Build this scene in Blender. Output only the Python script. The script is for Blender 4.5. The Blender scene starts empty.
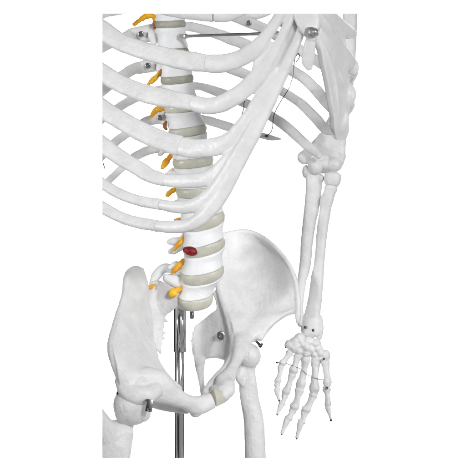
import bpy, bmesh, math, random
import numpy as np
from mathutils import Vector, noise

random.seed(7)
rng = np.random.default_rng(7)
SC = bpy.context.scene
COL = SC.collection

# ------------------------------------------------------------------ camera
U = 0.0012            # metres per unit of the modelling grid
DIST = 4.0            # camera distance from the spine
FRAME = 466.0
cam_d = bpy.data.cameras.new('camera')
cam = bpy.data.objects.new('camera', cam_d)
COL.objects.link(cam)
cam.location = (0, -DIST, 0)
cam.rotation_euler = (math.radians(90), 0, 0)
cam_d.sensor_width = 36.0
cam_d.lens = 36.0 * DIST / (FRAME * U)
cam_d.clip_start = 0.1
cam_d.clip_end = 100
SC.camera = cam

# ------------------------------------------------------------------ studio light
w = bpy.data.worlds.new('World')
SC.world = w
w.use_nodes = True
nt = w.node_tree
bg = nt.nodes['Background']
# made-up surroundings: light and dark bands shaped to stripe the pole's reflection
tc = nt.nodes.new('ShaderNodeTexCoord')
gr = nt.nodes.new('ShaderNodeTexGradient')
gr.gradient_type = 'RADIAL'
rp = nt.nodes.new('ShaderNodeValToRGB')
cr = rp.color_ramp
cr.elements[0].position = 0.0
cr.elements[0].color = (1.3, 1.3, 1.3, 1)
cr.elements[1].position = 1.0
cr.elements[1].color = (1.3, 1.3, 1.3, 1)
for pos, v in ((0.088, 1.3), (0.098, 0.14), (0.245, 0.14), (0.255, 1.25), (0.545, 1.25), (0.555, 0.4), (0.85, 0.4), (0.86, 0.06), (0.955, 0.06), (0.965, 1.3)):
    e = cr.elements.new(pos)
    e.color = (v, v, v, 1)
nt.links.new(tc.outputs['Generated'], gr.inputs['Vector'])
nt.links.new(gr.outputs['Fac'], rp.inputs['Fac'])
nt.links.new(rp.outputs['Color'], bg.inputs['Color'])
bg.inputs['Strength'].default_value = 0.27

def area(name, loc, target, size, power, col=(1, 1, 1), size_y=None):
    l = bpy.data.lights.new(name, 'AREA')
    l.energy = power
    l.color = col
    l.size = size
    if size_y:
        l.shape = 'RECTANGLE'
        l.size_y = size_y
    o = bpy.data.objects.new(name, l)
    COL.objects.link(o)
    o.location = loc
    o.rotation_euler = (Vector(target) - Vector(loc)).to_track_quat('-Z', 'Y').to_euler()
    return o

def spot(name, loc, target, radius, power, angle, blend=1.0):
    l = bpy.data.lights.new(name, 'SPOT')
    l.energy = power
    l.shadow_soft_size = radius
    l.spot_size = math.radians(angle)
    l.spot_blend = blend
    o = bpy.data.objects.new(name, l)
    COL.objects.link(o)
    o.location = loc
    o.rotation_euler = (Vector(target) - Vector(loc)).to_track_quat('-Z', 'Y').to_euler()
    return o

spot('added_chest_spot', (-2.6, -2.0, 0.5), (-0.02, 0, 0.17), 0.35, 375, 14.0)  # added narrow spot, brightens the front ribs and spares the pelvis
spot('added_pelvis_spot', (1.2, -2.9, 0.9), (-0.04, 0, -0.14), 0.4, 335, 18.0)  # added narrow spot, lifts the hip bones and lower spine
area('side_softbox', (2.6, -1.9, 0.5), (0, 0, 0), 0.8, 20)
for sx in (-1, 1):
    bl = area('backdrop_lamp', (sx * 1.6, 1.9, 1.6), (sx * 0.8, 3.6, 0.3), 0.7, 66)
    bl.data.spread = math.radians(115)

SC.view_settings.view_transform = 'Standard'
SC.view_settings.look = 'None'
SC.view_settings.exposure = 0
SC.view_settings.gamma = 1
SC.render.engine = 'CYCLES'
SC.cycles.use_denoising = True
SC.cycles.max_bounces = 8

# ------------------------------------------------------------------ materials
def new_mat(name):
    m = bpy.data.materials.new(name)
    m.use_nodes = True
    return m, m.node_tree, m.node_tree.nodes['Principled BSDF']

def bone_mat(name, c0, c1, rough=0.45, bump=0.25, scale=260):
    m, nt, p = new_mat(name)
    tc = nt.nodes.new('ShaderNodeTexCoord')
    n1 = nt.nodes.new('ShaderNodeTexNoise')
    n1.inputs['Scale'].default_value = 45
    n1.inputs['Detail'].default_value = 8
    n1.inputs['Roughness'].default_value = 0.65
    nt.links.new(tc.outputs['Object'], n1.inputs['Vector'])
    r = nt.nodes.new('ShaderNodeValToRGB')
    r.color_ramp.elements[0].position = 0.32
    r.color_ramp.elements[1].position = 0.66
    r.color_ramp.elements[0].color = (*c0, 1)
    r.color_ramp.elements[1].color = (*c1, 1)
    nt.links.new(n1.outputs['Fac'], r.inputs['Fac'])
    nt.links.new(r.outputs['Color'], p.inputs['Base Color'])
    n2 = nt.nodes.new('ShaderNodeTexNoise')
    n2.inputs['Scale'].default_value = scale
    n2.inputs['Detail'].default_value = 6
    nt.links.new(tc.outputs['Object'], n2.inputs['Vector'])
    b = nt.nodes.new('ShaderNodeBump')
    b.inputs['Strength'].default_value = bump
    b.inputs['Distance'].default_value = 0.002
    nt.links.new(n2.outputs['Fac'], b.inputs['Height'])
    nt.links.new(b.outputs['Normal'], p.inputs['Normal'])
    mr = nt.nodes.new('ShaderNodeMapRange')
    mr.inputs['To Min'].default_value = rough * 0.88
    mr.inputs['To Max'].default_value = rough * 1.15
    nt.links.new(n2.outputs['Fac'], mr.inputs['Value'])
    nt.links.new(mr.outputs['Result'], p.inputs['Roughness'])
    p.inputs['Specular IOR Level'].default_value = 0.35
    return m

M_BONE = bone_mat('white_bone_plastic', (0.70, 0.70, 0.705), (0.83, 0.83, 0.83), rough=0.38, bump=0.4)
M_VERT = bone_mat('white_vertebra_plastic', (0.80, 0.81, 0.83), (0.87, 0.875, 0.885))
M_CART = bone_mat('white_cartilage_plastic', (0.74, 0.74, 0.745), (0.84, 0.84, 0.84), rough=0.34, bump=0.12)
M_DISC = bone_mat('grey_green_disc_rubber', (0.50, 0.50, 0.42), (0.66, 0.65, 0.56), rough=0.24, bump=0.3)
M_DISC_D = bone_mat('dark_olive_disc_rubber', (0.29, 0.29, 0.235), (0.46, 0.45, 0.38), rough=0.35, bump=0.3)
M_NERVE = bone_mat('amber_nerve_rubber', (0.60, 0.20, 0.005), (0.95, 0.55, 0.03), rough=0.3, bump=0.3)
M_BROWN = bone_mat('brown_nerve_rubber', (0.16, 0.07, 0.02), (0.38, 0.17, 0.05), rough=0.35, bump=0.3)
M_RED = bone_mat('dark_red_hernia_rubber', (0.03, 0.002, 0.004), (0.34, 0.012, 0.016), rough=0.25, bump=0.5, scale=400)

def metal(name, c, rough):
    m, nt, p = new_mat(name)
    tc = nt.nodes.new('ShaderNodeTexCoord')
    n = nt.nodes.new('ShaderNodeTexNoise')
    n.inputs['Scale'].default_value = 120
    nt.links.new(tc.outputs['Object'], n.inputs['Vector'])
    mr = nt.nodes.new('ShaderNodeMapRange')
    mr.inputs['To Min'].default_value = rough * 0.7
    mr.inputs['To Max'].default_value = rough * 1.3
    nt.links.new(n.outputs['Fac'], mr.inputs['Value'])
    nt.links.new(mr.outputs['Result'], p.inputs['Roughness'])
    p.inputs['Base Color'].default_value = (*c, 1)
    p.inputs['Metallic'].default_value = 1
    return m

M_CHROME = metal('polished_steel', (0.62, 0.62, 0.63), 0.14)
M_ROD = metal('brushed_rod_steel', (0.6, 0.6, 0.6), 0.36)
M_NUT = metal('matt_nut_steel', (0.5, 0.5, 0.5), 0.5)
M_STEEL = metal('screw_steel', (0.34, 0.34, 0.35), 0.28)
M_DARK = metal('dark_wire', (0.09, 0.09, 0.09), 0.4)
m, nt, p = new_mat('white_backdrop_paper')
p.inputs['Base Color'].default_value = (0.9, 0.9, 0.9, 1)
p.inputs['Roughness'].default_value = 0.9
M_BACK = m

# ------------------------------------------------------------------ geometry helpers
def W(px, py, d):
    k = (DIST + d * U) / DIST
    return np.array([(px - 233.0) * U * k, d * U, (233.0 - py) * U * k])

def catmull(P, n):
    """P: (k, m) control rows -> n rows, chord-length parametrised Catmull-Rom"""
    P = np.asarray(P, float)
    if len(P) == 2:
        t = np.linspace(0, 1, n)[:, None]
        return P[0] * (1 - t) + P[1] * t
    seg = np.linalg.norm(np.diff(P[:, :3], axis=0), axis=1) ** 0.5 + 1e-6
    T = np.concatenate([[0], np.cumsum(seg)])
    # tangents (finite difference, non-uniform)
    Mt = np.zeros_like(P)
    Mt[1:-1] = ((P[1:-1] - P[:-2]) / (T[1:-1] - T[:-2])[:, None] * (T[2:] - T[1:-1])[:, None]
                + (P[2:] - P[1:-1]) / (T[2:] - T[1:-1])[:, None] * (T[1:-1] - T[:-2])[:, None]) / (T[2:] - T[:-2])[:, None]
    Mt[0] = (P[1] - P[0]) / (T[1] - T[0])
    Mt[-1] = (P[-1] - P[-2]) / (T[-1] - T[-2])
    out = []
    for t in np.linspace(0, T[-1], n):
        i = min(max(np.searchsorted(T, t, side='right') - 1, 0), len(P) - 2)
        h = T[i + 1] - T[i]
        s = (t - T[i]) / h
        out.append((2*s**3 - 3*s**2 + 1) * P[i] + (s**3 - 2*s**2 + s) * h * Mt[i]
                   + (-2*s**3 + 3*s**2) * P[i+1] + (s**3 - s**2) * h * Mt[i+1])
    return np.array(out)

class MB:
    def __init__(self):
        self.v = []
        self.f = []
    def add(self, verts, faces):
        o = len(self.v)
        self.v.extend([tuple(float(c) for c in x) for x in verts])
        self.f.extend([tuple(i + o for i in fc) for fc in faces])

    def rings(self, rings):
        n = len(rings[0])
        vs = [p for r in rings for p in r]
        fs = []
        for i in range(len(rings) - 1):
            for j in range(n):
                a, b = i*n + j, i*n + (j+1) % n
                fs.append((a, b, b + n, a + n))
        fs.append(tuple(range(n))[::-1])
        fs.append(tuple((len(rings) - 1) * n + j for j in range(n)))
        self.add(vs, fs)

    def sweep(self, ctrl, N=(0, -1, 0), n=None, seg=18, power=2.4, r0=True, r1=True, wob=0.0):
        """ctrl rows: px, py, depth, width, thickness  (grid units)"""
        c = [list(r) + ([r[3]] if len(r) == 4 else []) for r in ctrl]
        n = n or max(12, len(c) * 7)
        S = catmull(c, n)
        S[:, 3:] = np.maximum(S[:, 3:], 0.3)
        P = np.array([W(*r[:3]) for r in S])
        T = np.gradient(P, axis=0)
        T /= np.linalg.norm(T, axis=1)[:, None]
        N = np.array(N, float)
        rows = [(P[i], T[i], S[i, 3], S[i, 4]) for i in range(n)]
        def cap(idx, sgn):
            p, t, w_, th = rows[idx]
            L = 0.5 * min(w_, th) * U
            res = []
            for a in (0.35, 0.65, 0.88, 0.985):
                q = math.sqrt(1 - a * a)
                res.append((p + t * sgn * a * L, t, w_ - (1 - q) * min(w_, th), th * q))
            return res
        pre = cap(0, -1)[::-1] if r0 else []
        post = cap(-1, 1) if r1 else []
        rings = []
        ph = rng.uniform(0, 6.28, 4)
        for k, (p, t, w_, th) in enumerate(pre + rows + post):
            e1 = np.cross(t, N)
            e1 /= np.linalg.norm(e1) + 1e-12
            e2 = np.cross(e1, t)
            if wob:
                w_ = w_ * (1 + wob * (math.sin(k * 0.37 + ph[0]) + 0.6 * math.sin(k * 0.83 + ph[1])))
            ring = []
            for j in range(seg):
                a = 2 * math.pi * j / seg
                ca, sa = math.cos(a), math.sin(a)
                x = math.copysign(abs(ca) ** (2 / power), ca)
                y = math.copysign(abs(sa) ** (2 / power), sa)
                ring.append(p + e1 * x * w_ * U / 2 + e2 * y * th * U / 2)
            rings.append(ring)
        self.rings(rings)
        return self

    def ball(self, px, py, d, rx, rz=None, rd=None, rot=0.0, nu=20, nv=12):
        rz = rz or rx
        rd = rd or min(rx, rz)
        c = W(px, py, d)
        cr, sr = math.cos(math.radians(rot)), math.sin(math.radians(rot))
        vs, fs = [], []
        for i in range(nv + 1):
            th = math.pi * i / nv
            th = min(max(th, 0.02), math.pi - 0.02)
            for j in range(nu):
                a = 2 * math.pi * j / nu
                x, y, z = rx * math.sin(th) * math.cos(a), rd * math.sin(th) * math.sin(a), rz * math.cos(th)
                vs.append(c + np.array([x * cr - z * sr, y, x * sr + z * cr]) * U)
        for i in range(nv):
            for j in range(nu):
                a, b = i*nu + j, i*nu + (j+1) % nu
                fs.append((a, a + nu, b + nu, b))
        fs.append(tuple(range(nu)))
        fs.append(tuple(nv*nu + j for j in range(nu))[::-1])
        self.add(vs, fs)
        return self

    def sheet(self, grid, nu=30, nv=30):
        """grid[r][c] = px, py, depth, thickness"""
        G = np.array(grid, float)
        A = np.array([catmull(row, nu) for row in G])
        B = np.array([catmull(A[:, j], nv) for j in range(nu)]).transpose(1, 0, 2)
        P = np.array([[W(*q[:3]) for q in row] for row in B])
        du = np.gradient(P, axis=1)
        dv = np.gradient(P, axis=0)
        Nn = np.cross(du, dv)
        Nn /= np.linalg.norm(Nn, axis=2)[:, :, None] + 1e-12
        H = B[:, :, 3:4] * U / 2
        F, K = P + Nn * H, P - Nn * H
        vs = list(F.reshape(-1, 3)) + list(K.reshape(-1, 3))
        o = nu * nv
        fs = []
        for i in range(nv - 1):
            for j in range(nu - 1):
                a = i * nu + j
                fs.append((a, a + 1, a + nu + 1, a + nu))
                fs.append((a + o, a + nu + o, a + nu + 1 + o, a + 1 + o))
        rim = [j for j in range(nu)] + [i*nu + nu - 1 for i in range(1, nv)] + \
              [(nv-1)*nu + j for j in range(nu - 2, -1, -1)] + [i*nu for i in range(nv - 2, 0, -1)]
        for k in range(len(rim)):
            a, b = rim[k], rim[(k + 1) % len(rim)]
            fs.append((b, a, a + o, b + o))
        self.add(vs, fs)
        return self

    def tube(self, pts, r, seg=8):
        self.sweep([(x, y, d, 2*r, 2*r) for x, y, d in pts], n=max(8, len(pts) * 6), seg=seg, power=2.0)
        return self

    def disc_rings(self, specs, seg=40):
        """specs rows: cx, cy, d, rx, rd, tilt, pitch"""
        rs = []
        for cx, cy, d, rx, rd, ti, pi_ in specs:
            c = W(cx, cy, d)
            e1 = np.array([math.cos(math.radians(ti)), 0, math.sin(math.radians(ti))])
            e2 = np.array([0, math.cos(math.radians(pi_)), math.sin(math.radians(pi_))])
            ring = []
            for j in range(seg):
                a = 2 * math.pi * j / seg
                ca, sa = math.cos(a), math.sin(a)
                x = math.copysign(abs(ca) ** 0.92, ca)
                y = math.copysign(abs(sa) ** 0.92, sa)
                ring.append(c + (e1 * rx * x + e2 * rd * y) * U)
            rs.append(ring)
        self.rings(rs)
        return self

    def box(self, px, py, d, wx, wz, wd, rot=0):
        c = W(px, py, d)
        cr, sr = math.cos(math.radians(rot)), math.sin(math.radians(rot))
        vs = []
        for sx in (-1, 1):
            for sy in (-1, 1):
                for sz in (-1, 1):
                    x, y, z = sx * wx / 2, sy * wd / 2, sz * wz / 2
                    vs.append(c + np.array([x*cr - z*sr, y, x*sr + z*cr]) * U)
        self.add(vs, [(0, 1, 3, 2), (4, 6, 7, 5), (0, 4, 5, 1), (2, 3, 7, 6), (0, 2, 6, 4), (1, 5, 7, 3)])
        return self

    def build(self, name, mat, parent=None, voxel=None, smooth=0, cuts=(), rough=0.3, bev=0):
        me = bpy.data.meshes.new(name)
        me.from_pydata(self.v, [], self.f)
        me.update()
        bm = bmesh.new()
        bm.from_mesh(me)
        bmesh.ops.recalc_face_normals(bm, faces=bm.faces)
        if bev:
            bmesh.ops.bevel(bm, geom=list(bm.edges), offset=bev * U, segments=2, affect='EDGES', profile=0.5)
        bm.to_mesh(me)
        bm.free()
        if voxel:
            tmp = bpy.data.objects.new('tmp', me)
            COL.objects.link(tmp)
            r = tmp.modifiers.new('r', 'REMESH')
            r.mode = 'VOXEL'
            r.voxel_size = voxel * U
            if smooth:
                s = tmp.modifiers.new('s', 'SMOOTH')
                s.factor = 0.5
                s.iterations = smooth
            dg = bpy.context.evaluated_depsgraph_get()
            me2 = bpy.data.meshes.new_from_object(tmp.evaluated_get(dg))
            bpy.data.objects.remove(tmp)
            bpy.data.meshes.remove(me)
            me = me2
            me.name = name
            if rough:
                n_ = len(me.vertices)
                co = np.empty(n_ * 3); me.vertices.foreach_get('co', co)
                no = np.empty(n_ * 3); me.vertices.foreach_get('normal', no)
                co = co.reshape(-1, 3); no = no.reshape(-1, 3)
                f1 = 1 / (9 * U)
                f2 = 1 / (3.2 * U)
                dv = np.array([noise.noise(Vector(c * f1)) + 0.45 * noise.noise(Vector(c * f2)) for c in co])
                me.vertices.foreach_set('co', (co + no * dv[:, None] * rough * U).ravel())
                me.update()
        if cuts:
            bm = bmesh.new()
            bm.from_mesh(me)
            for axis, px, dref in cuts:
                # one straight saw plane per edge of the trimmed model
                if axis == 'L':
                    co, no = W(px, 233, 0), (-DIST, (233 - px) * -U, 0)
                elif axis == 'T':
                    co, no = W(233, px, 0), (0, -(233 - px) * U, DIST)
                else:
                    co, no = W(233, px, 0), (0, (233 - px) * U, -DIST)
                g = bm.verts[:] + bm.edges[:] + bm.faces[:]
                bmesh.ops.bisect_plane(bm, geom=g, plane_co=co, plane_no=no, clear_outer=True, dist=1e-7)
                ed = [e for e in bm.edges if e.is_boundary]
                if ed:
                    bmesh.ops.holes_fill(bm, edges=ed, sides=0)
            bm.to_mesh(me)
            bm.free()
        me.polygons.foreach_set('use_smooth', [True] * len(me.polygons))
        try:
            me.set_sharp_from_angle(angle=math.radians(50))
        except Exception:
            pass
        me.materials.clear()
        me.materials.append(mat)
        o = bpy.data.objects.new(name, me)
        COL.objects.link(o)
        o.parent = parent
        return o

# crop lines of the trimmed model
LX, TY, BY = 102.3, 13.4, 458.0

# ------------------------------------------------------------------ setting
bm = bmesh.new()
prof = [(2.2, -1.6), (2.7, -1.58), (3.1, -1.48), (3.4, -1.25), (3.55, -0.9), (3.6, -0.4), (3.6, 3.0)]
prof = [(-1.0, -1.6)] + prof
vr = [[bm.verts.new((x, y, z)) for y, z in prof] for x in (-2.2, 2.2)]
for i in range(len(prof) - 1):
    bm.faces.new((vr[0][i], vr[1][i], vr[1][i+1], vr[0][i+1]))
me = bpy.data.meshes.new('backdrop')
bm.to_mesh(me); bm.free()
me.polygons.foreach_set('use_smooth', [True] * len(me.polygons))
me.materials.append(M_BACK)
bd = bpy.data.objects.new('backdrop', me)
COL.objects.link(bd)
bd['kind'] = 'structure'
bd['label'] = 'seamless plain white studio backdrop behind the skeleton'
bd['category'] = 'backdrop'

# ------------------------------------------------------------------ the two things
def empty(name, loc, label, cat):
    o = bpy.data.objects.new(name, None)
    COL.objects.link(o)
    o.location = loc
    o['label'] = label
    o['category'] = cat
    return o

SK = empty('skeleton_model', (0, 0, 0), 'white plastic human skeleton model with ribs, spine, pelvis, arm and amber nerve roots', 'skeleton')
ST = empty('support_stand', (0, 0, 0), 'shiny steel pole stand rising behind the pelvis into the spine', 'stand')

def screw(px, py, d, r, parent, mat=M_STEEL, depth=3.0, name='screw'):
    """round head with a recessed socket, axis towards the viewer"""
    mb = MB()
    c = W(px, py, d)
    prof = [(0.0, depth), (r, depth), (r, 0.4), (r * 0.86, 0), (r * 0.55, 0), (r * 0.5, 0.3), (r * 0.45, 1.6), (0.02, 1.6)]
    rs = []
    for rr, z in prof[1:]:
        rs.append([c + np.array([rr * math.cos(2*math.pi*j/20), z, rr * math.sin(2*math.pi*j/20)]) * U for j in range(20)])
    mb.rings(rs)
    return mb.build(name, mat, parent)

# ------------------------------------------------------------------ spine
#        cx     cy    rx   half  tilt pitch  d
DISCS = [
    (168.5,   -2, 15.0, 2.8, 2,  5, 0),
    (170.5, 24.0, 15.4, 2.9, 2,  6, 0),
    (173.0, 51.5, 15.8, 2.9, 3,  7, 0),
    (177.0, 79.0, 16.4, 3.2, 5,  9, 0),
    (182.0,107.0, 18.0, 3.3, 6, 10, 0),
    (187.5,130.0, 19.0, 3.8, 8, 11, 0),
    (193.0,161.0, 20.3, 4.0, 6, 11, 0),
    (197.0,190.5, 20.8, 4.2, 4, 12, -3),
    (203.0,219.0, 22.0, 4.2,13, 19, -6),
    (204.0,245.5, 21.3, 3.6,14, 20, -7),
    (202.5,272.5, 21.3, 3.6,10, 25, -5),
    (195.5,299.0, 17.6, 4.2, 6, 30, 0),
]
def face(i, s):
    cx, cy, rx, h, ti, pi_, d = DISCS[i]
    nx, nz = -math.sin(math.radians(ti)), math.cos(math.radians(ti))
    ny = -math.sin(math.radians(pi_))
    wedge = 5.0 if i >= 8 else 1.5          # discs are thicker in front
    return (cx + nx * h * s, cy - nz * h * s, d + ny * h * s, rx, rx * 0.86, ti, pi_ - s * wedge)

def mix(a, b, t, k=1.0):
    r = [a[i] * (1 - t) + b[i] * t for i in range(7)]
    r[3] *= k; r[4] *= k
    return tuple(r)

# posterior processes: sweeps (px,py,d,w,t) per vertebra index
PROC = {
    0: [],
    1: [[(166, 34, 8, 20, 14), (154, 33, 14, 19, 12), (142, 34, 12, 17, 10), (132, 34, 8, 12, 8), (124, 37, 4, 9, 8)],
        [(156, 24, 14, 8), (152, 34, 6, 9), (154, 43, 4, 6)]],
    2: [[(168, 62, 8, 18, 14), (157, 64, 13, 16, 12), (147, 66, 11, 14, 10), (137, 69, 7, 11, 8)],
        [(164, 58, 8, 8), (160, 68, 5, 8), (162, 76, 4, 5)]],
    3: [[(172, 92, 8, 18, 14), (161, 93, 13, 16, 12), (153, 95, 9, 14, 10), (143, 97, 5, 11, 8)],
        [(168, 86, 8, 9), (164, 92, 5, 8)]],
    4: [[(176, 119, 6, 16, 14), (167, 118, 8, 15, 12), (159, 118, 8, 13, 10), (150, 121, 6, 9, 8)],
        [(166, 111, 7, 7), (166, 124, 5, 6)]],
    5: [[(180, 146, 8, 18, 12), (170, 147, 12, 13, 10), (161, 150, 12, 8, 8)],
        [(170, 143, 8, 8), (160, 154, 8, 5)]],
    6: [[(184, 175, 6, 18, 12), (174, 174, 8, 13, 10), (168, 176, 8, 8, 8)]],
    7: [[(188, 206, 6, 20, 12), (176, 206, 8, 12, 10), (170, 209, 8, 7, 7)]],
    8: [[(192, 233, 4, 20, 12), (182, 240, 10, 9, 9), (172, 241.5, 10, 8, 7), (169.5, 242, 9, 6, 6)],
        [(182, 246, 12, 8, 8), (174, 250.5, 10, 8, 7), (170.5, 251.5, 9, 6, 6)]],
    9: [[(190, 262, 6, 18, 12), (182, 265, 10, 9, 9), (175, 266, 8, 9, 8), (170.5, 267.5, 7, 6, 6)],
        [(186, 270, 10, 8, 8), (180, 274, 10, 7, 7)]],
    10: [[(196, 290, 0, 20, 16), (185, 285, 2, 15, 13), (174, 280.5, 2, 12.5, 11), (166.5, 278, 3, 9, 8)],
         [(178, 272, 26, 8), (165, 268, 30, 10), (157, 275, 28, 10), (151, 287, 24, 6)]],
}
SCREWS = {1: (141.0, 34.0), 2: (148.0, 65.5), 4: (160.3, 117.5)}
for i in range(len(DISCS) - 1):
    a, b = face(i, -1), face(i + 1, 1)
    mb = MB()
    prof = [(0, .93), (.035, .99), (.10, 1.0), (.2, .965), (.35, .925), (.5, .91), (.65, .92), (.8, .96), (.9, 1.0), (.965, .99), (1, .93)]
    mb.disc_rings([mix(a, b, t, k) for t, k in prof])
    for pr in PROC.get(i, []):
        mb.sweep(pr, wob=0.02)
    cuts = [('T', TY, 0)] if i <= 1 else []
    vo = mb.build('vertebra', M_VERT, SK, voxel=0.7, smooth=4, cuts=cuts)
    if i in SCREWS:
        sx, sy = SCREWS[i]
        screw(sx, sy, -0.5, 2.9, vo, M_STEEL, depth=8)
    if i >= 1:
        j = i
        up, lo = face(j, 1), face(j, -1)
        db = MB()
        k0 = 1.0
        db.disc_rings([mix(up, lo, t, k) for t, k in [(-.02, .9), (0.03, .975), (.2, 1.012), (.5, 1.03), (.8, 1.012), (.97, .975), (1.02, .9)]])
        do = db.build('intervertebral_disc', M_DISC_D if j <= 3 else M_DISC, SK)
        if j == 9:
            hb = MB()
            hb.ball(190.5, 251, -23.5, 7.2, 4.6, 3.6, rot=-14)
            hb.ball(186.5, 250, -21, 4, 3.6, 4)
            ho = hb.build('herniated_bulge', M_RED, do, voxel=0.5, smooth=3)
            ho['label'] = 'dark red bulge of a slipped disc'
j = 11
db = MB()
up, lo = face(j, 1), face(j, -1)
db.disc_rings([mix(up, lo, t, k) for t, k in [(-.02, .9), (0.03, .975), (.2, 1.012), (.5, 1.02), (.8, .99), (.97, .94), (1.02, .85)]])
db.build('intervertebral_disc', M_DISC, SK)

# nerve roots
NERVES = [
    [(158, 24, 0, 6), (153.5, 16.5, -2, 7), (146, 16, -3, 7), (140, 20, -4, 6), (134, 24.5, -5, 4.5)],
    [(163, 71, 0, 5), (157.5, 75.5, -4, 6.5), (153, 80.5, -6, 6.5), (148.5, 84.5, -8, 4)],
    [(170, 107, 0, 4.5), (163, 108, -4, 5.5), (156.5, 110, -6, 6.5), (151.5, 116, -8, 4)],
    [(173, 153, 0, 5), (169.5, 157, -3, 6.5), (165.5, 163, -5, 6.5), (162.5, 168, -6, 5)],
    [(178, 188, 0, 3), (173.5, 190, -3, 6), (169, 193.5, -5, 6), (167, 196, -6, 4.5)],
    [(191, 219.8, 0, 1.2), (185, 219.5, -4, 3), (180, 219, -5, 5.5), (175, 220.5, -6, 4)],
    [(186, 233, 2, 4), (183.5, 238, -2, 6), (179, 244, -4, 6), (174.5, 250, -5, 4)],
    [(183, 260, 2, 4), (180.5, 264, -2, 6.5), (176.5, 268.5, -4, 6.5), (172, 272.5, -5, 5)],
    [(183, 288, -2, 5), (178.5, 289.5, -8, 7.5), (173.5, 292.5, -9, 9.5), (171, 295, -9, 8)],
    [(155.5, 284.5, 4, 3.5), (151, 286.5, 0, 5), (148.5, 288, -2, 4)],
]
for k, nv in enumerate(NERVES):
    mb = MB()
    mb.sweep([(x, y, d, w_ * 0.86, w_ * 0.6) for x, y, d, w_ in nv], wob=0.1)
    mb.build('nerve_root', M_NERVE, SK, voxel=0.45, smooth=1, rough=0.9, cuts=[('T', TY, 0)] if k == 0 else ())
for nv in ([(154, 17, 1, 5), (155.5, 22, 0, 5), (154.5, 28, 0, 3)],
           [(166, 122, -4, 3), (164.5, 126, -5, 4), (166, 129, -4, 3)],
           [(161, 70, -6, 2), (160, 74, -6, 2.5), (158, 77, -6, 2)]):
    mb = MB()
    mb.sweep(nv, wob=0.05)
    o = mb.build('nerve_root', M_BROWN, SK)
    o['label'] = 'dark brown nerve stub'

# ------------------------------------------------------------------ ribs, right side of the body
DF = np.array([(80, -84), (102, -102), (140, -122), (160, -132), (180, -141), (207, -152), (230, -160), (255, -166), (285, -166), (300, -164), (320, -155)], float)
def df(x):
    return float(np.interp(x, DF[:, 0], DF[:, 1]))
def fr(pts, t=8.5, dd=0):
    return [(x, y, df(x) + dd, w_, t) for x, y, w_ in pts]

FRONT = {
    5: [(86, 20, 18), (102, 30, 18.5), (120, 42, 17.5), (140, 49.5, 17), (160, 55, 17.5), (182, 60, 18.5), (208, 63.5, 17)],
    6: [(86, 63, 18), (102, 72.5, 18), (112, 79, 17.5), (128, 87.3, 17.5), (148, 94.3, 18), (168, 98.5, 17.5), (193, 103, 15)],
    7: [(86, 96, 18), (102, 108, 18), (112, 115, 18), (123, 121.5, 18.5), (140, 131, 19), (160, 140, 19.5), (180, 146, 20)],
    8: [(86, 134, 17), (102.5, 145, 17), (117, 155.5, 15.5), (130, 163.5, 15), (140, 169.5, 15), (150, 175.5, 14), (165, 180.5, 12.5)],
    9: [(86, 172, 10.5), (102.5, 183.5, 10.5), (120, 194, 10.5), (140, 201, 10.5), (162, 204.8, 10.5)],
    10: [(86, 197, 11.5), (102.5, 207.5, 11.5), (122, 217.8, 11), (140, 223, 11), (158, 226, 11.5)],
}
BACK = {
    8: [(131, 35, 6, 11, 7), (118, 40, -6, 11, 7), (108, 44.5, -18, 10.5, 7), (98, 49.5, -30, 10.5, 7), (90, 54, -40, 10, 7)],
    9: [(146, 66, 12, 11, 8), (135, 68.5, 4, 11.5, 7), (122, 76, -8, 11, 7), (108, 86, -24, 11, 7), (98, 94, -36, 11, 7), (90, 101, -44, 10, 7)],
    10: [(152, 94, 10, 11, 8), (137, 97.5, 2, 9.5, 7), (125, 103.5, -8, 9, 7), (112, 112, -22, 9, 7), (98, 122, -36, 9, 7), (90, 128, -44, 9, 7)],
    11: [(158, 118, 8, 10, 8), (146, 121.5, 4, 9.5, 7), (132, 131, -6, 9, 7), (120, 138.5, -16, 9, 7), (108, 149, -28, 9, 7), (98, 160, -38, 9, 7), (90, 170, -44, 8, 7)],
    12: [(163, 148, 10, 8.5, 7), (150, 150, 6, 9, 7), (141, 153.5, 2, 9.5, 7), (132, 159, -6, 8.5, 7), (120, 170, -18, 7.5, 6), (109, 180.5, -28, 7, 6), (98, 191, -38, 6, 6)],
}
for n_ in range(5, 13):
    if n_ in FRONT:
        mb = MB()
        mb.sweep(fr(FRONT[n_], 7.5), N=(-0.25, -1, 0.12), wob=0.015, r0=False, r1=False, power=3.4, seg=26)
        mb.build('rib', M_BONE, SK, voxel=0.65, smooth=3, cuts=[('L', LX, 0)])
    if n_ in BACK:
        mb = MB()
        mb.sweep(BACK[n_], N=(0.1, -1, 0.2), wob=0.02, r0=True, r1=False)
        mb.build('rib', M_BONE, SK, voxel=0.65, smooth=3, cuts=[('L', LX, 0)])
mb = MB()
mb.sweep([(150, 6, 8, 10, 7), (132, 8.5, -2, 10, 7), (117, 10.5, -12, 10, 7), (104, 13.5, -28, 9.5, 7), (90, 20, -42, 9, 7)], N=(0.1, -1, 0.2))
mb.build('rib', M_BONE, SK, voxel=0.65, smooth=3, cuts=[('L', LX, 0), ('T', TY, 0)])
# a higher rib whose lower edge shows along the top
mb = MB()
mb.sweep(fr([(150, 4, 16), (170, 8, 16), (190, 11.5, 16), (214, 14, 16)], 9), r0=False, r1=False, wob=0.01)
mb.build('rib', M_BONE, SK, voxel=0.65, smooth=3, cuts=[('T', TY, -145)])

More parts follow.
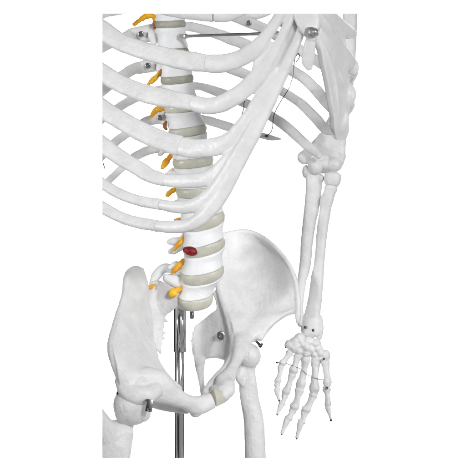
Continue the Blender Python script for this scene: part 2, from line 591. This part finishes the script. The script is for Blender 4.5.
# fused costal cartilage of the right side
CART = [
    fr([(205.8, 63.3, 16), (211, 63.7, 18), (225, 63.2, 18), (240, 58.5, 17), (255, 49, 16), (266, 36, 12), (276, 21.5, 11), (286, 7, 12)], 10),
    fr([(191, 102.8, 14), (197, 104, 15.5), (206, 106, 16.5), (217, 105, 17), (231, 99, 17), (247, 87.5, 17), (262, 71, 15), (277, 47, 10), (286, 28, 9), (293, 10, 10)], 10),
    fr([(178, 145.6, 18.5), (184, 147, 19), (192, 148.5, 19), (205, 148, 18), (218, 146, 18), (231, 140, 18), (243, 127, 17), (256, 108, 16), (266, 90, 14), (273, 76, 9), (277, 67, 3)], 8, dd=1),
    fr([(163, 180, 11.5), (175, 181, 13.5), (190, 181, 14), (205, 179, 15), (216, 173.5, 16), (228, 162, 17), (240, 146, 17), (254, 124, 16), (267, 99, 13), (275, 82, 8), (279, 73, 3)], 8, dd=1),
    fr([(160, 204.6, 9.8), (175, 207, 12), (192, 206, 14), (208, 198, 16), (222, 182, 17), (236, 160, 17), (250, 135, 16), (262, 110, 14)], 10),
    fr([(156, 225.8, 10.5), (172, 227, 12.5), (188, 225.2, 13), (200, 219, 14), (211, 208.5, 15), (220.5, 196, 15), (230, 178, 15), (243.5, 153, 14), (255.5, 131, 13), (267, 106, 13), (278.5, 82, 12), (289, 60, 10), (296, 44, 9), (303, 26, 9)], 10),
    fr([(266, 88, 12), (273, 74, 14), (281, 57, 13), (289, 38, 12), (297, 16, 12)], 6, dd=5),
    fr([(256, 72, 10), (261, 64, 15), (267, 54, 14), (272, 46, 10)], 7, dd=1),
    fr([(284, 28, 8), (290, 12, 14)], 6, dd=3),
]
mb = MB()
for c in CART:
    mb.sweep(c, N=(-0.15, -1, 0.1), r0=False, wob=0.012)
CA = mb.build('costal_cartilage', M_CART, SK, voxel=0.75, smooth=16, cuts=[('T', TY, -160)])
# upper cartilage along the top edge
mb = MB()
mb.sweep(fr([(214.5, 14, 16), (228, 13.5, 16), (240, 9, 15), (252, 0, 14)], 9), r0=False, wob=0.01)
mb.build('costal_cartilage', M_CART, SK, voxel=0.75, smooth=3, cuts=[('T', TY, -160)])

# ------------------------------------------------------------------ ribs, left side of the body
LEFT = [
    [(246, 14, 66, 8, 7), (256, 15, 70, 9, 7), (266, 12, 74, 9, 7), (284, 1, 70, 9, 7)],
    [(182, 2, 20, 12, 8), (212, 8, 40, 12, 7), (234, 16, 58, 12, 7), (250, 22.5, 70, 12, 7), (268, 31, 80, 11, 7), (300, 50, 82, 11, 7), (320, 63, 66, 11, 7), (340, 74, 30, 12, 8), (350, 77, -5, 13, 8), (354.5, 70, -45, 13, 8)],
    [(180, 26, 14, 9, 8), (192, 27, 24, 9.5, 7), (210, 31.5, 38, 11, 7), (230, 38.5, 56, 12, 7), (250, 46.5, 70, 11.5, 7), (270, 57, 80, 11.5, 7), (290, 69.5, 84, 11.5, 7), (303, 77.5, 80, 11.5, 7), (316, 90, 66, 12, 7), (328, 104, 42, 12, 7), (340, 111, 15, 14, 8), (350, 104, -25, 15, 8), (349, 97, -52, 16, 8)],
    [(184, 55, 14, 10, 8), (206, 60, 34, 11, 7), (228, 67.5, 52, 11, 7), (248, 75.5, 68, 11, 7), (266, 84, 78, 10, 7), (283, 92, 80, 9.5, 7), (300, 103, 76, 10, 7), (315, 117.5, 60, 11, 7), (325, 128.5, 42, 11, 7), (331, 131, 36, 9, 6), (335, 131, 30, 6, 4)],
    [(188, 86, 14, 8, 7), (200, 86.5, 24, 8, 7), (212, 90, 36, 9.5, 7), (230, 96.5, 50, 10, 7), (246, 103.5, 62, 10, 7), (258, 109, 68, 10, 7), (272, 116.5, 70, 10.5, 7), (286, 126.5, 66, 11, 7), (300, 139, 56, 10.5, 7), (311, 149, 46, 9.5, 6), (319, 156, 38, 6, 5)],
    [(194, 118, 14, 9, 7), (208, 120.5, 28, 9, 7), (226, 126, 44, 9.5, 7), (244, 131.5, 56, 8, 6), (262, 135.5, 62, 6.5, 5), (272, 138, 62, 5.5, 5), (280, 139, 60, 2.2, 2.5)],
]
for k, r in enumerate(LEFT):
    mb = MB()
    mb.sweep(r, N=(-0.45, -1, 0.1), wob=0.02)
    o = mb.build('rib', M_BONE, SK, voxel=0.65, smooth=3, cuts=[('T', TY, 60)] if k < 2 else ())
    if k == 1:
        screw(249, 23, 62.5, 2.8, o, M_STEEL, depth=5)

DL = np.array([(308, -160), (325, -142), (338, -112), (348, -88), (356, -62)], float)
def dl(x, t=0):
    return float(np.interp(x, DL[:, 0], DL[:, 1])) + t
def lf(pts, t=8, dd=0):
    return [(x, y, dl(x, dd), w_, t) for x, y, w_ in pts]
mb = MB()
NL = (0.35, -1, 0.1)
def lrow(y, xs, ys=None, t=6, dd=0):
    return [(x, (ys[i] if ys else y), dl(x, dd), t) for i, x in enumerate(xs)]
mb.sheet([
    lrow(4, (318, 320, 322, 325)),
    lrow(16, (318, 323, 328, 333), (15, 15.5, 16, 18)),
    lrow(28, (318, 326, 335, 344), (28, 28, 28.5, 29)),
    lrow(42, (317.5, 326, 335, 343), (42, 42, 41, 39)),
    lrow(60, (321, 330, 339, 348), (61, 60.5, 60, 58)),
    lrow(76, (325, 332, 339, 346), (77, 76.5, 76, 72)),
    lrow(94, (328, 335, 342, 349)),
    lrow(111, (331, 336, 342, 347)),
    lrow(121, (332, 336, 341, 346.5), dd=4),
    lrow(131, (332.3, 336.5, 341, 346.8), dd=10, t=6),
    lrow(139, (334.5, 337, 340.5, 344), dd=22, t=5),
], 30, 60)
mb.sweep(lf([(317, 0, 14), (326, 12, 15), (336, 23, 15), (346, 31, 14), (350, 33, 12)], t=12, dd=2), N=NL)
mb.ball(350.8, 33, dl(350, 2), 6.6, 5.6, 4.5, rot=-30)
mb.sweep(lf([(315, 12, 10), (324, 27, 14), (333, 40.5, 15.5), (344, 56, 16.5), (349, 63, 16)], t=12), N=NL)
mb.ball(350.8, 65.5, dl(350), 7.4, 10.2, 4.5, rot=28)
mb.sweep(lf([(316, 36, 8), (321, 48, 10), (327, 62, 11), (331, 78, 12), (333.5, 94, 10), (335.5, 108, 7), (336.5, 117, 3)], dd=1), N=NL)
mb.sweep(lf([(331, 66, 12), (337, 80, 16), (342, 90, 17)], dd=4), N=NL)
mb.ball(345, 95.5, dl(345, 4), 11.2, 12.5, 6, rot=-20)
mb.ball(340.5, 121, dl(341, 6), 8.2, 12, 6, rot=-5)
mb.build('costal_cartilage', M_CART, SK, voxel=0.75, smooth=8, cuts=[('T', TY, -110)])

# sternum with xiphoid and bolt
mb = MB()
mb.sweep([(306.5, 2, -166, 34, 9), (306.8, 14, -168, 27, 9), (309, 25, -170, 21.5, 9), (311, 33, -171, 15.5, 9), (311.3, 38, -171, 10.5, 8)], r0=False, power=3.2)
mb.sweep([(311, 36, -170, 9, 7), (309.8, 44, -170, 11, 6.5), (308.4, 54, -169, 12.5, 6), (308, 62, -167, 12, 5.5), (309.3, 68, -165, 6.5, 4.5)], power=2.6)
SN = mb.build('sternum', M_CART, SK, voxel=0.6, smooth=4, cuts=[('T', TY, -168)])
mb = MB()
mb.sweep([(308.6, 32.5, -171, 10.6, 10.6), (312, 32.4, -178, 10.2, 10.2)], n=5, power=2.6, seg=12, r0=False)
mb.sweep([(310, 32.2, -176, 6.4, 6.4), (314.5, 32, -184, 6.2, 6.2)], n=6, power=2.4, seg=12)
mb.sweep([(313.5, 30, -180, 3, 3), (317.6, 29.8, -181, 2.4, 2.4)], n=6)
mb.sweep([(313.5, 34, -180, 3, 3), (317.6, 34.2, -181, 2.4, 2.4)], n=6)
mb.build('bolt', M_NUT, SN)

# steel rod from spine to sternum
mb = MB()
mb.tube([(182, 36.3, -16), (224, 35, -76), (266, 33.6, -130), (308, 32.2, -165)], 1.7, seg=14)
mb.sweep([(180.4, 36.4, -14, 5, 5), (185.4, 36.2, -20, 5, 5)], n=4, power=5)
mb.build('tie_rod', M_ROD, SK)

# wires hooked through the ribs
mb = MB()
mb.tube([(296, 62, -160), (299.5, 57, -160), (298.3, 53.5, -158), (295.5, 57, -158), (294, 65, -150), (293.3, 74, -120), (290.5, 84, -60), (287, 91.5, 60), (281, 101, 62), (276, 110, 58), (273.3, 117.5, 60), (272.7, 126, 60), (271, 132, 58), (267, 136, 56)], 0.42)
mb.ball(266.5, 136, 56, 2, 1.5, 1.5)
mb.build('rib_wire', M_DARK, SK)
mb = MB()
mb.tube([(245.5, 99, 56), (244, 103, 54), (243.8, 108.5, 54), (242, 114, 52), (240.5, 119, 50), (237, 125, 48)], 0.42)
mb.build('rib_wire', M_DARK, SK)
mb = MB()
mb.tube([(103, 163, -70), (104.2, 166.5, -70), (104, 169, -66)], 0.5)
mb.build('rib_wire', M_DARK, SK)

# ------------------------------------------------------------------ sacrum
mb = MB()
mb.sheet([
    [(152, 283, 14, 7), (160, 281, 10, 10), (170, 285, 4, 12), (180, 292, 2, 12)],
    [(148, 300, 10, 8), (157, 300, 6, 10), (168, 301, 4, 12), (180, 304, 2, 12)],
    [(147, 318, 8, 8), (154, 318, 6, 9), (161, 316, 6, 9), (167, 312, 6, 7)],
    [(149, 335, 8, 7), (154, 336, 6, 7), (158, 335, 7, 6), (162.5, 333, 8, 5)],
    [(152, 347, 8, 5), (155, 349, 7, 5), (158, 350, 8, 4), (161, 351, 8, 4)],
], 24, 30)
mb.sweep([(178, 300, 8, 14, 12), (186, 306, 8, 10, 20), (196, 307, 8, 8, 22), (206, 303, 8, 6, 18)], wob=0.01)
for x, y, dx, dy in ((163, 319, 4.6, 2.6), (162, 327, 2.2, -1.0), (161, 333.5, 4.4, -1.2), (161, 336.5, 3.4, 2.4), (159.5, 343, 2.0, 1.2), (158.6, 349, 2.4, 4.4), (155, 347.5, -1.2, 2)):
    mb.sweep([(x - dx * .4, y - dy * .4, 8, 5, 4), (x + dx * .5, y + dy * .5, 8, 3.4, 3), (x + dx, y + dy, 8, 1.4, 1.4)])
mb.build('sacrum', M_BONE, SK, voxel=0.6, smooth=2)

# ------------------------------------------------------------------ hip bones
# far (left) hip bone
mb = MB()
mb.sheet([
    [(221, 235, 76, 5), (232, 232, 74, 5), (242, 231, 70, 5), (251, 232, 64, 5), (260, 236, 57, 5)],
    [(218, 248, 64, 6), (236, 247, 69, 5), (252, 247, 67, 4), (267, 247, 60, 4), (278, 250, 48, 5)],
    [(217, 268, 52, 8), (238, 268, 61, 5), (256, 268, 61, 4), (274, 268, 54, 4), (290, 270, 42, 5)],
    [(218, 288, 44, 9), (236, 290, 50, 7), (257, 290, 53, 5), (277, 291, 48, 5), (296, 292, 36, 5)],
    [(225.5, 309, 37, 9), (240, 311, 38, 9), (258, 312, 42, 7), (279, 310, 40, 6), (299, 308, 31, 5)],
    [(231.5, 330, 27, 13), (240, 330, 28, 14), (249, 327, 31, 12), (264, 322, 30, 8), (284, 316.5, 28, 6)],
    [(234, 346, 19, 15), (240, 346, 20, 16), (246, 344, 22, 16), (254, 341, 24, 14), (262, 336, 24, 10)],
], 44, 54)
mb.sweep([(222, 235, 76, 5, 6), (240, 231.5, 71, 5, 6), (252, 232.5, 64, 5, 6.5), (265, 239, 56, 5, 7), (277, 249.5, 47, 5, 7), (287, 261.5, 42, 5, 6), (293.5, 274, 38, 5, 6), (297.3, 289, 34, 5, 6), (298.5, 304, 30, 5.5, 6), (298, 316, 28, 6, 8), (298, 322, 28, 4.5, 6)])
mb.sweep([(272, 322, 28, 4, 7), (266, 330, 26, 6, 9), (260, 338, 23, 7, 10)])
mb.sweep([(217.5, 276, 50, 7, 10), (219.5, 290, 45, 8, 10), (225.5, 309, 38, 8, 10), (230.5, 328, 30, 8, 11), (232.5, 345, 20, 8, 12)])
# inner wall seen through the pelvic inlet
mb.sheet([
    [(212, 292, 48, 6), (217, 291, 47, 7), (226, 292, 46, 7)],
    [(216, 302, 46, 6), (222, 302, 45, 7), (231, 304, 42, 7)],
    [(217, 313, 46, 6), (224, 313, 44, 6), (233, 316, 40, 7)],
], 12, 14)
mb.sheet([
    [(195, 326, 60, 4), (207, 317, 54, 5), (218, 310, 46, 6), (230, 311, 41, 5)],
    [(193.4, 334, 60, 4), (207, 331, 52, 5), (220, 329, 42, 6), (232, 330, 32, 8)],
    [(191.7, 342, 57, 4), (206, 344, 48, 5), (219, 344, 38, 6), (232, 346, 22, 9)],
    [(193.3, 356, 50, 5), (203, 357.5, 42, 6), (216, 355.5, 33, 6), (230, 360, 16, 9)],
], 30, 30)
for x, y in ((195, 327.5), (193, 333), (194, 337.5), (191.5, 341)):
    mb.ball(x, y, 60, 1.5, 1.6, 1.5)
mb.sweep([(199.5, 346, 52, 13, 6), (199.8, 356, 44, 12.5, 7), (199.8, 365, 36, 10.5, 7), (200.5, 374, 24, 7.6, 7), (202, 385, 8, 6, 7), (203.5, 397, -8, 6, 7)])
mb.sweep([(198, 352, 48, 10, 6), (206, 355, 42, 8, 6), (216, 354.5, 33, 8, 7), (227, 357, 18, 8, 8)])
mb.sweep([(243, 322, 36, 24, 8), (243, 336, 24, 22, 14), (240.5, 349, 9, 18.5, 16), (235.5, 362, -10, 11.5, 13), (230.5, 373, -26, 13, 13), (225, 383, -42, 20, 14), (226, 390, -50, 19, 15), (224, 396, -54, 12, 13)])
mb.sweep([(230, 338, 26, 16, 6), (230, 348, 16, 18, 6), (228.5, 359, 6, 21, 6), (224, 369, -6, 22, 6), (217, 379, -20, 21, 7), (210, 387, -34, 17, 8), (205, 393, -44, 12, 8)], N=(-0.85, -0.5, -0.1), n=50)
mb.sweep([(214, 389, -48, 8, 10), (222, 391, -52, 14, 13), (231, 390.5, -50, 9, 11)])
mb.ball(244, 352, 12, 10, 12, 12)
HL = mb.build('hip_bone', M_BONE, SK, voxel=0.75, smooth=28)
screw(221, 335.5, 30, 4.4, HL, M_STEEL, depth=8)
mb = MB()
mb.sweep([(256.6, 341.8, 12, 2.5), (258, 343, 8, 2.5), (260, 345, 6, 3), (262, 344.3, 6, 2.4)])
mb.ball(260.3, 345.8, 5, 2, 2, 2)
mb.build('hook', M_DARK, HL)

# near (right) hip bone
mb = MB()
mb.sheet([
    [(131, 271, -18, 6), (134.5, 268, -14, 7), (138.5, 268, -10, 7), (142, 270, -6, 6)],
    [(124.5, 284, -36, 7), (131, 282, -28, 8), (140, 281, -18, 8), (146, 284, -8, 6)],
    [(122.5, 300, -54, 8), (131, 300, -44, 9), (141, 300, -26, 9), (147, 300, -10, 7)],
    [(115, 324, -82, 9), (126, 324, -70, 10), (140, 324, -42, 10), (150, 326, -22, 9)],
    [(110, 348, -102, 11), (122, 348, -92, 13), (138, 348, -64, 13), (151, 350, -40, 10)],
    [(114, 366, -106, 13), (126, 368, -100, 16), (142, 369, -84, 17), (157, 369, -62, 12)],
    [(121, 385, -100, 16), (132, 388, -100, 18), (150, 388, -94, 18), (170, 386, -80, 12)],
], 34, 50)
mb.sweep([(141, 270, -6, 6, 8), (135.5, 269, -12, 7, 9), (130, 273, -19, 9, 10), (127, 282, -33, 9, 10), (125.5, 292, -44, 7, 9), (122, 306, -60, 8, 10), (116.5, 325, -79, 9, 10), (112, 345, -98, 9, 11), (114.5, 359, -102, 10, 12), (119.5, 374, -101, 10, 12)])
mb.ball(138, 387, -92, 18, 17, 17)
mb.sweep([(120, 382, -98, 10, 14), (126, 390, -103, 16, 16), (136, 395, -106, 20, 16), (146, 395, -105, 18, 16), (155, 390, -98, 16, 16)])
mb.sweep([(134, 382, -94, 32, 26), (155, 385.5, -91, 33, 20), (170, 394, -84, 22, 16), (184, 401, -76, 15.5, 15), (197, 405.5, -67, 19, 15), (207, 402.5, -63, 17.5, 14), (212.5, 400.3, -61, 15.5, 13)], wob=0.012, r1=False)
mb.sweep([(144, 398, -66, 14, 12), (158, 404, -64, 11, 9), (173, 407.5, -62, 10, 8), (187, 410, -62, 8, 8)])
mb.sweep([(152, 345, -38, 8, 8), (156, 362, -54, 8, 9), (165, 376, -68, 8, 9), (178, 389, -76, 8, 9)])
mb.ball(196, 413, -66, 6, 4.5, 5)
HR = mb.build('hip_bone', M_BONE, SK, voxel=0.75, smooth=14)
# pubic disc
mb = MB()
mb.sheet([
    [(210.5, 391.8, -57, 11), (213.5, 391.2, -54, 11), (216.3, 391, -51, 11)],
    [(211.8, 398, -60, 14), (215.8, 397.4, -57, 14), (220, 396.5, -54, 14)],
    [(213.5, 406, -58, 11), (218.6, 404, -55, 11), (223.8, 401.6, -52, 11)],
], 12, 14)
mb.build('pubic_disc', M_DISC, SK, voxel=0.6, smooth=3)

# ------------------------------------------------------------------ femurs
mb = MB()
mb.ball(132.5, 405.5, -94, 19, 19.5, 17, rot=25)
mb.ball(126, 413, -94, 11, 11, 13)
mb.ball(141, 413, -96, 8, 9, 10)
mb.sweep([(131, 408, -95, 30, 24), (125.5, 422, -82, 18.5, 16), (121, 436, -80, 20, 16)], r0=False)
mb.sweep([(98, 407, -86, 7, 8), (101, 417, -90, 13, 12), (106, 428, -93, 20, 15), (112, 438, -94, 28, 18)], wob=0.01)
mb.sweep([(119.5, 431, -91, 29, 18), (115, 443, -91, 34, 22), (110.8, 460, -90, 37, 24), (108.5, 475, -90, 38, 24)])
mb.ball(143, 412, -86, 8, 10, 10)
FR = mb.build('femur', M_BONE, SK, voxel=0.75, smooth=5, cuts=[('L', LX, -80), ('B', BY, -84)])
mb = MB()
mb.box(149.3, 405.5, -118, 6.5, 12, 1.6, rot=-8)
mb.box(149.8, 400.5, -117, 9, 2, 3, rot=-4)
br = mb.build('hip_bracket', M_STEEL, FR, bev=0.25)
screw(149, 410, -121, 2.1, br, M_CHROME, depth=3)
mb = MB()
mb.sweep([(117.5, 393.5, -100, 2.5), (119, 390.8, -101, 3), (120.5, 388.8, -101, 2.4)])
mb.build('hook', M_DARK, FR)

mb = MB()
mb.ball(249.5, 356, 12, 11.6, 12.6, 11.5)
mb.sweep([(249, 358, 14, 19, 16), (246.5, 370, 16, 18, 15), (248, 384, 16, 18, 15)], r0=False)
mb.sweep([(240, 372, 10, 9, 9), (239.5, 378, 9, 8.5, 8), (243, 384, 12, 7, 8)])
mb.sweep([(247, 378, 16, 18, 15), (249.8, 400, 16, 19.4, 15), (253.6, 420, 16, 20.6, 16), (255, 445, 16, 21.6, 16), (255.5, 472, 16, 21.6, 16)], power=2.1, N=(0.35, -1, 0), r1=False)
mb.build('femur', M_BONE, SK, voxel=0.7, smooth=5, cuts=[('B', BY, 16)])

# ------------------------------------------------------------------ left arm
mb = MB()
AD = 62
mb.sweep([(350, -2, AD, 16, 14), (350, 30, AD, 14.5, 13), (347.5, 70, AD, 15, 13), (343, 104, AD, 17, 13), (336.5, 126, AD, 23, 13), (332, 142, AD, 30, 12), (328.5, 153, AD, 36, 12), (329, 161, AD, 35, 12), (330, 167, AD, 24, 12)], r0=False)
mb.sweep([(342.3, 124, AD, 10, 10), (340.2, 142, AD, 11, 10), (340.5, 158, AD, 10, 11), (338, 167, AD, 8, 11)])
mb.sweep([(322, 136, AD, 8, 9), (314, 146, AD, 9, 9), (307, 154.5, AD, 13, 11), (304, 158, AD, 14.5, 13)])
mb.ball(315, 166.5, AD - 5, 7.4, 9, 9, rot=10)
mb.ball(334, 164.5, AD - 4, 8.5, 8, 8)
mb.ball(324.5, 164, AD - 2, 6, 7, 8)
HU = mb.build('humerus', M_BONE, SK, voxel=0.65, smooth=16, cuts=[('T', TY, AD)])

mb = MB()
mb.sweep([(313, 172, AD + 1, 17, 12), (314, 181, AD, 17.5, 12), (312.7, 200, AD, 16.4, 11), (307.6, 235, AD, 13.4, 10), (305, 265, AD, 12, 9.5), (302, 280, AD - 2, 9.5, 9), (300, 300, AD - 4, 7.2, 8), (300.5, 318, AD - 6, 6, 7), (300.5, 324, AD - 8, 6, 7)], power=2.2, N=(0.4, -1, 0))
mb.ball(306, 171.5, AD + 3, 4.2, 7, 7)
mb.ball(321.5, 178.5, AD, 3, 4, 4)
mb.build('ulna', M_BONE, SK, voxel=0.6, smooth=3)

mb = MB()
mb.sweep([(333, 173, AD - 4, 15.5, 14), (332.8, 175.5, AD - 4, 17.4, 16), (332.2, 182, AD - 4, 17, 16), (331.8, 185, AD - 4, 14.5, 14)], power=2.6, n=14, r0=False, r1=False)
mb.ball(333, 172.8, AD - 4, 6, 1.5, 5)
mb.sweep([(331.5, 184, AD - 4, 11, 10), (331.2, 187.5, AD - 4, 13.5, 12), (329.5, 193, AD - 4, 12, 11), (326.8, 200, AD - 4, 13.8, 11), (325, 212, AD - 4, 11.6, 10), (322, 232, AD - 4, 11.4, 10), (319.3, 263, AD - 5, 10.8, 9), (317, 280, AD - 6, 13.4, 9), (315.5, 296, AD - 7, 14.4, 10), (312.3, 315, AD - 8, 17, 11), (311, 325, AD - 9, 21.5, 12), (311.5, 332, AD - 9, 21, 12)], power=2.3, N=(-0.3, -1, 0))
mb.sweep([(319, 318, AD - 9, 7, 9), (320.5, 330, AD - 9, 6.5, 9), (319.3, 337.5, AD - 9, 5.5, 7)])
RA = mb.build('radius', M_BONE, SK, voxel=0.6, smooth=3)
for x, y in ((305.2, 327.2), (313, 330.2)):
    mb = MB()
    mb.sweep([(x, y - .6, AD - 15.4, 2.6, 1.4), (x + .3, y + .8, AD - 15.4, 2.2, 1.4)])
    mb.build('wire_end', M_DARK, RA)

# hand: wrist bones as the part, each finger bone a sub-part
HD = 52
mb = MB()
for x, y, rx, rz, rot in ((299.5, 338.6, 5.2, 4.2, 20), (294.5, 342.5, 6.5, 4.6, 35), (289, 345, 4, 4.4, 0), (296.5, 348.5, 6, 4.6, 30), (301.5, 344, 3.2, 5.5, 10),
                          (299.5, 352.5, 3.6, 4, 0), (309.5, 342.2, 5.6, 4.4, -8), (316, 344, 4.6, 4.4, -35), (306.5, 348.5, 3.6, 6, 12), (312, 350, 4.6, 5.6, -10),
                          (318, 349.5, 4.4, 4.6, -30), (306.5, 355, 3.6, 3.6, 0), (315, 356, 4, 4, 0), (320.5, 354, 4, 4.4, 0), (325, 356.5, 4.8, 5.4, 10), (320, 360, 3.2, 3.2, 0)):
    mb.ball(x, y - 0.8, HD + rng.uniform(-2, 2), rx * 1.15, rz * 1.12, 6, rot=rot)
HA = mb.build('hand', M_BONE, SK, voxel=0.45, smooth=10, rough=1.1)

def long_bone(pts, wmid, wa, wb, name, d0=HD, d1=HD):
    """a finger bone: flared base, slim waist, knuckle head"""
    (x0, y0), (x1, y1) = pts
    rows = []
    for t, wv in ((0, wa * .8), (.1, wa), (.25, (wa + wmid) / 2 * .95), (.5, wmid), (.7, (wb + wmid) / 2 * .92), (.87, wb), (1, wb * .8)):
        bend = math.sin(t * math.pi) * 0.5
        rows.append((x0 + (x1 - x0) * t + bend, y0 + (y1 - y0) * t, d0 + (d1 - d0) * t - math.sin(t * math.pi) * 1.2, wv, wv * .92))
    mb = MB()
    mb.sweep(rows, power=2.2, n=26, wob=0.015)
    return mb.build(name, M_BONE, HA, voxel=0.4, smooth=2, rough=0.7)

FING = [  # base, knuckle, joint, joint, tip with widths
    ([(290.5, 351), (281.3, 365), (276.8, 383.5), (276.8, 391.5), (279, 400)], (5.0, 4.2, 3.8, 3.2)),
    ([(298.5, 354), (292.3, 373), (285.2, 395), (281.2, 405), (277.4, 414)], (5.6, 5.0, 4.4, 3.8)),
    ([(306, 356), (300.3, 388), (292.8, 410), (287.4, 419.5), (281.8, 433.5)], (6.0, 5.6, 5.2, 4.4)),
    ([(315.5, 358), (313.8, 393), (305, 412.5), (300.6, 423), (296.8, 438)], (6.4, 6.0, 5.0, 4.2)),
]
for pts, ws in FING:
    prev = None
    for k in range(4):
        a, b = np.array(pts[k]), np.array(pts[k + 1])
        u = (b - a) / np.linalg.norm(b - a)
        a2 = a + u * .7
        b2 = b - u * .7
        wv = ws[k]
        if k < 3:
            long_bone((a2, b2), wv * 1.08, wv * 1.62, wv * 1.75, 'metacarpal' if k == 0 else 'finger_bone', HD - k * 2, HD - k * 2 - 2)
        else:
            wv *= 1.32
            rows = [(a2[0], a2[1], HD - 8, wv * 1.2, wv), ((a2 + (b2 - a2) * .25)[0], (a2 + (b2 - a2) * .25)[1], HD - 9, wv * 1.05, wv * .9),
                    ((a2 + (b2 - a2) * .65)[0], (a2 + (b2 - a2) * .65)[1], HD - 10, wv * .72, wv * .6),
                    (b2[0], b2[1], HD - 11, wv * .62, wv * .5)]
            mb = MB()
            mb.sweep(rows, n=20)
            mb.build('finger_bone', M_BONE, HA)
            mb = MB()
            mb.ball(b[0] + u[0] * .3, b[1] + u[1] * .3, HD - 11, 1.0, 1.3, 1.0)
            mb.build('wire_end', M_DARK, HA)
TH = [(325, 360), (327.2, 385), (327.8, 406), (331, 419.5)]
long_bone((TH[0], TH[1]), 6.4, 9, 9.4, 'metacarpal', HD - 4, HD - 8)
long_bone(((326.3, 388), TH[2]), 5.2, 9, 7, 'finger_bone', HD - 8, HD - 10)
mb = MB()
mb.sweep([(328, 408, HD - 11, 5.6, 5), (328.6, 411, HD - 11, 4.6, 4), (329.8, 415, HD - 12, 3, 3), (331, 419.5, HD - 12, 2.2, 2)])
mb.build('finger_bone', M_BONE, HA)
mb = MB(); mb.ball(331, 420, HD - 12, 1.4, 1.4, 1.3); mb.build('wire_end', M_DARK, HA)
screw(326.9, 388, HD - 14.5, 1.5, HA, M_STEEL, depth=3)
screw(323.8, 359, HD - 11.5, 1.3, HA, M_STEEL, depth=3)
mb = MB(); mb.ball(277, 362.5, HD - 4, 1.3, 1.1, 1.1); mb.ball(285.5, 346.5, HD - 2, .7, 1.8, 1); mb.build('wire_end', M_DARK, HA)
mb = MB()
mb.tube([(277, 362.5, HD - 3), (286, 363.5, HD - 4), (293, 366, HD - 5), (300.6, 369, HD - 6), (309, 375.5, HD - 6), (318, 379, HD - 6), (325.5, 380, HD - 8)], 0.36)
mb.build('hand_wire', M_STEEL, HA)

# ------------------------------------------------------------------ stand
def cyl(mb, px, y0, y1, d, r, seg=48, bevel=0.4):
    rs = []
    for y, k in ((y0, r - bevel), (y0 + bevel, r), (y1 - bevel, r), (y1, r - bevel)):
        c_ = W(px, y, d)
        rs.append([c_ + np.array([math.cos(2*math.pi*j/seg), math.sin(2*math.pi*j/seg), 0]) * k * U for j in range(seg)])
    mb.rings(rs)
mb = MB(); cyl(mb, 179.4, 330, BY, 20, 4.9, bevel=0.05)
mb.build('pole', M_CHROME, ST)
mb = MB(); cyl(mb, 179.9, 300, 352, 20, 6.3)
mb.build('sleeve', M_CHROME, ST)
mb = MB(); cyl(mb, 191.8, 311, 318.5, 8, 2.2, seg=20); cyl(mb, 191.8, 317, 319, 8, 1.5, seg=16)
mb.build('clamp_screw', M_STEEL, ST)
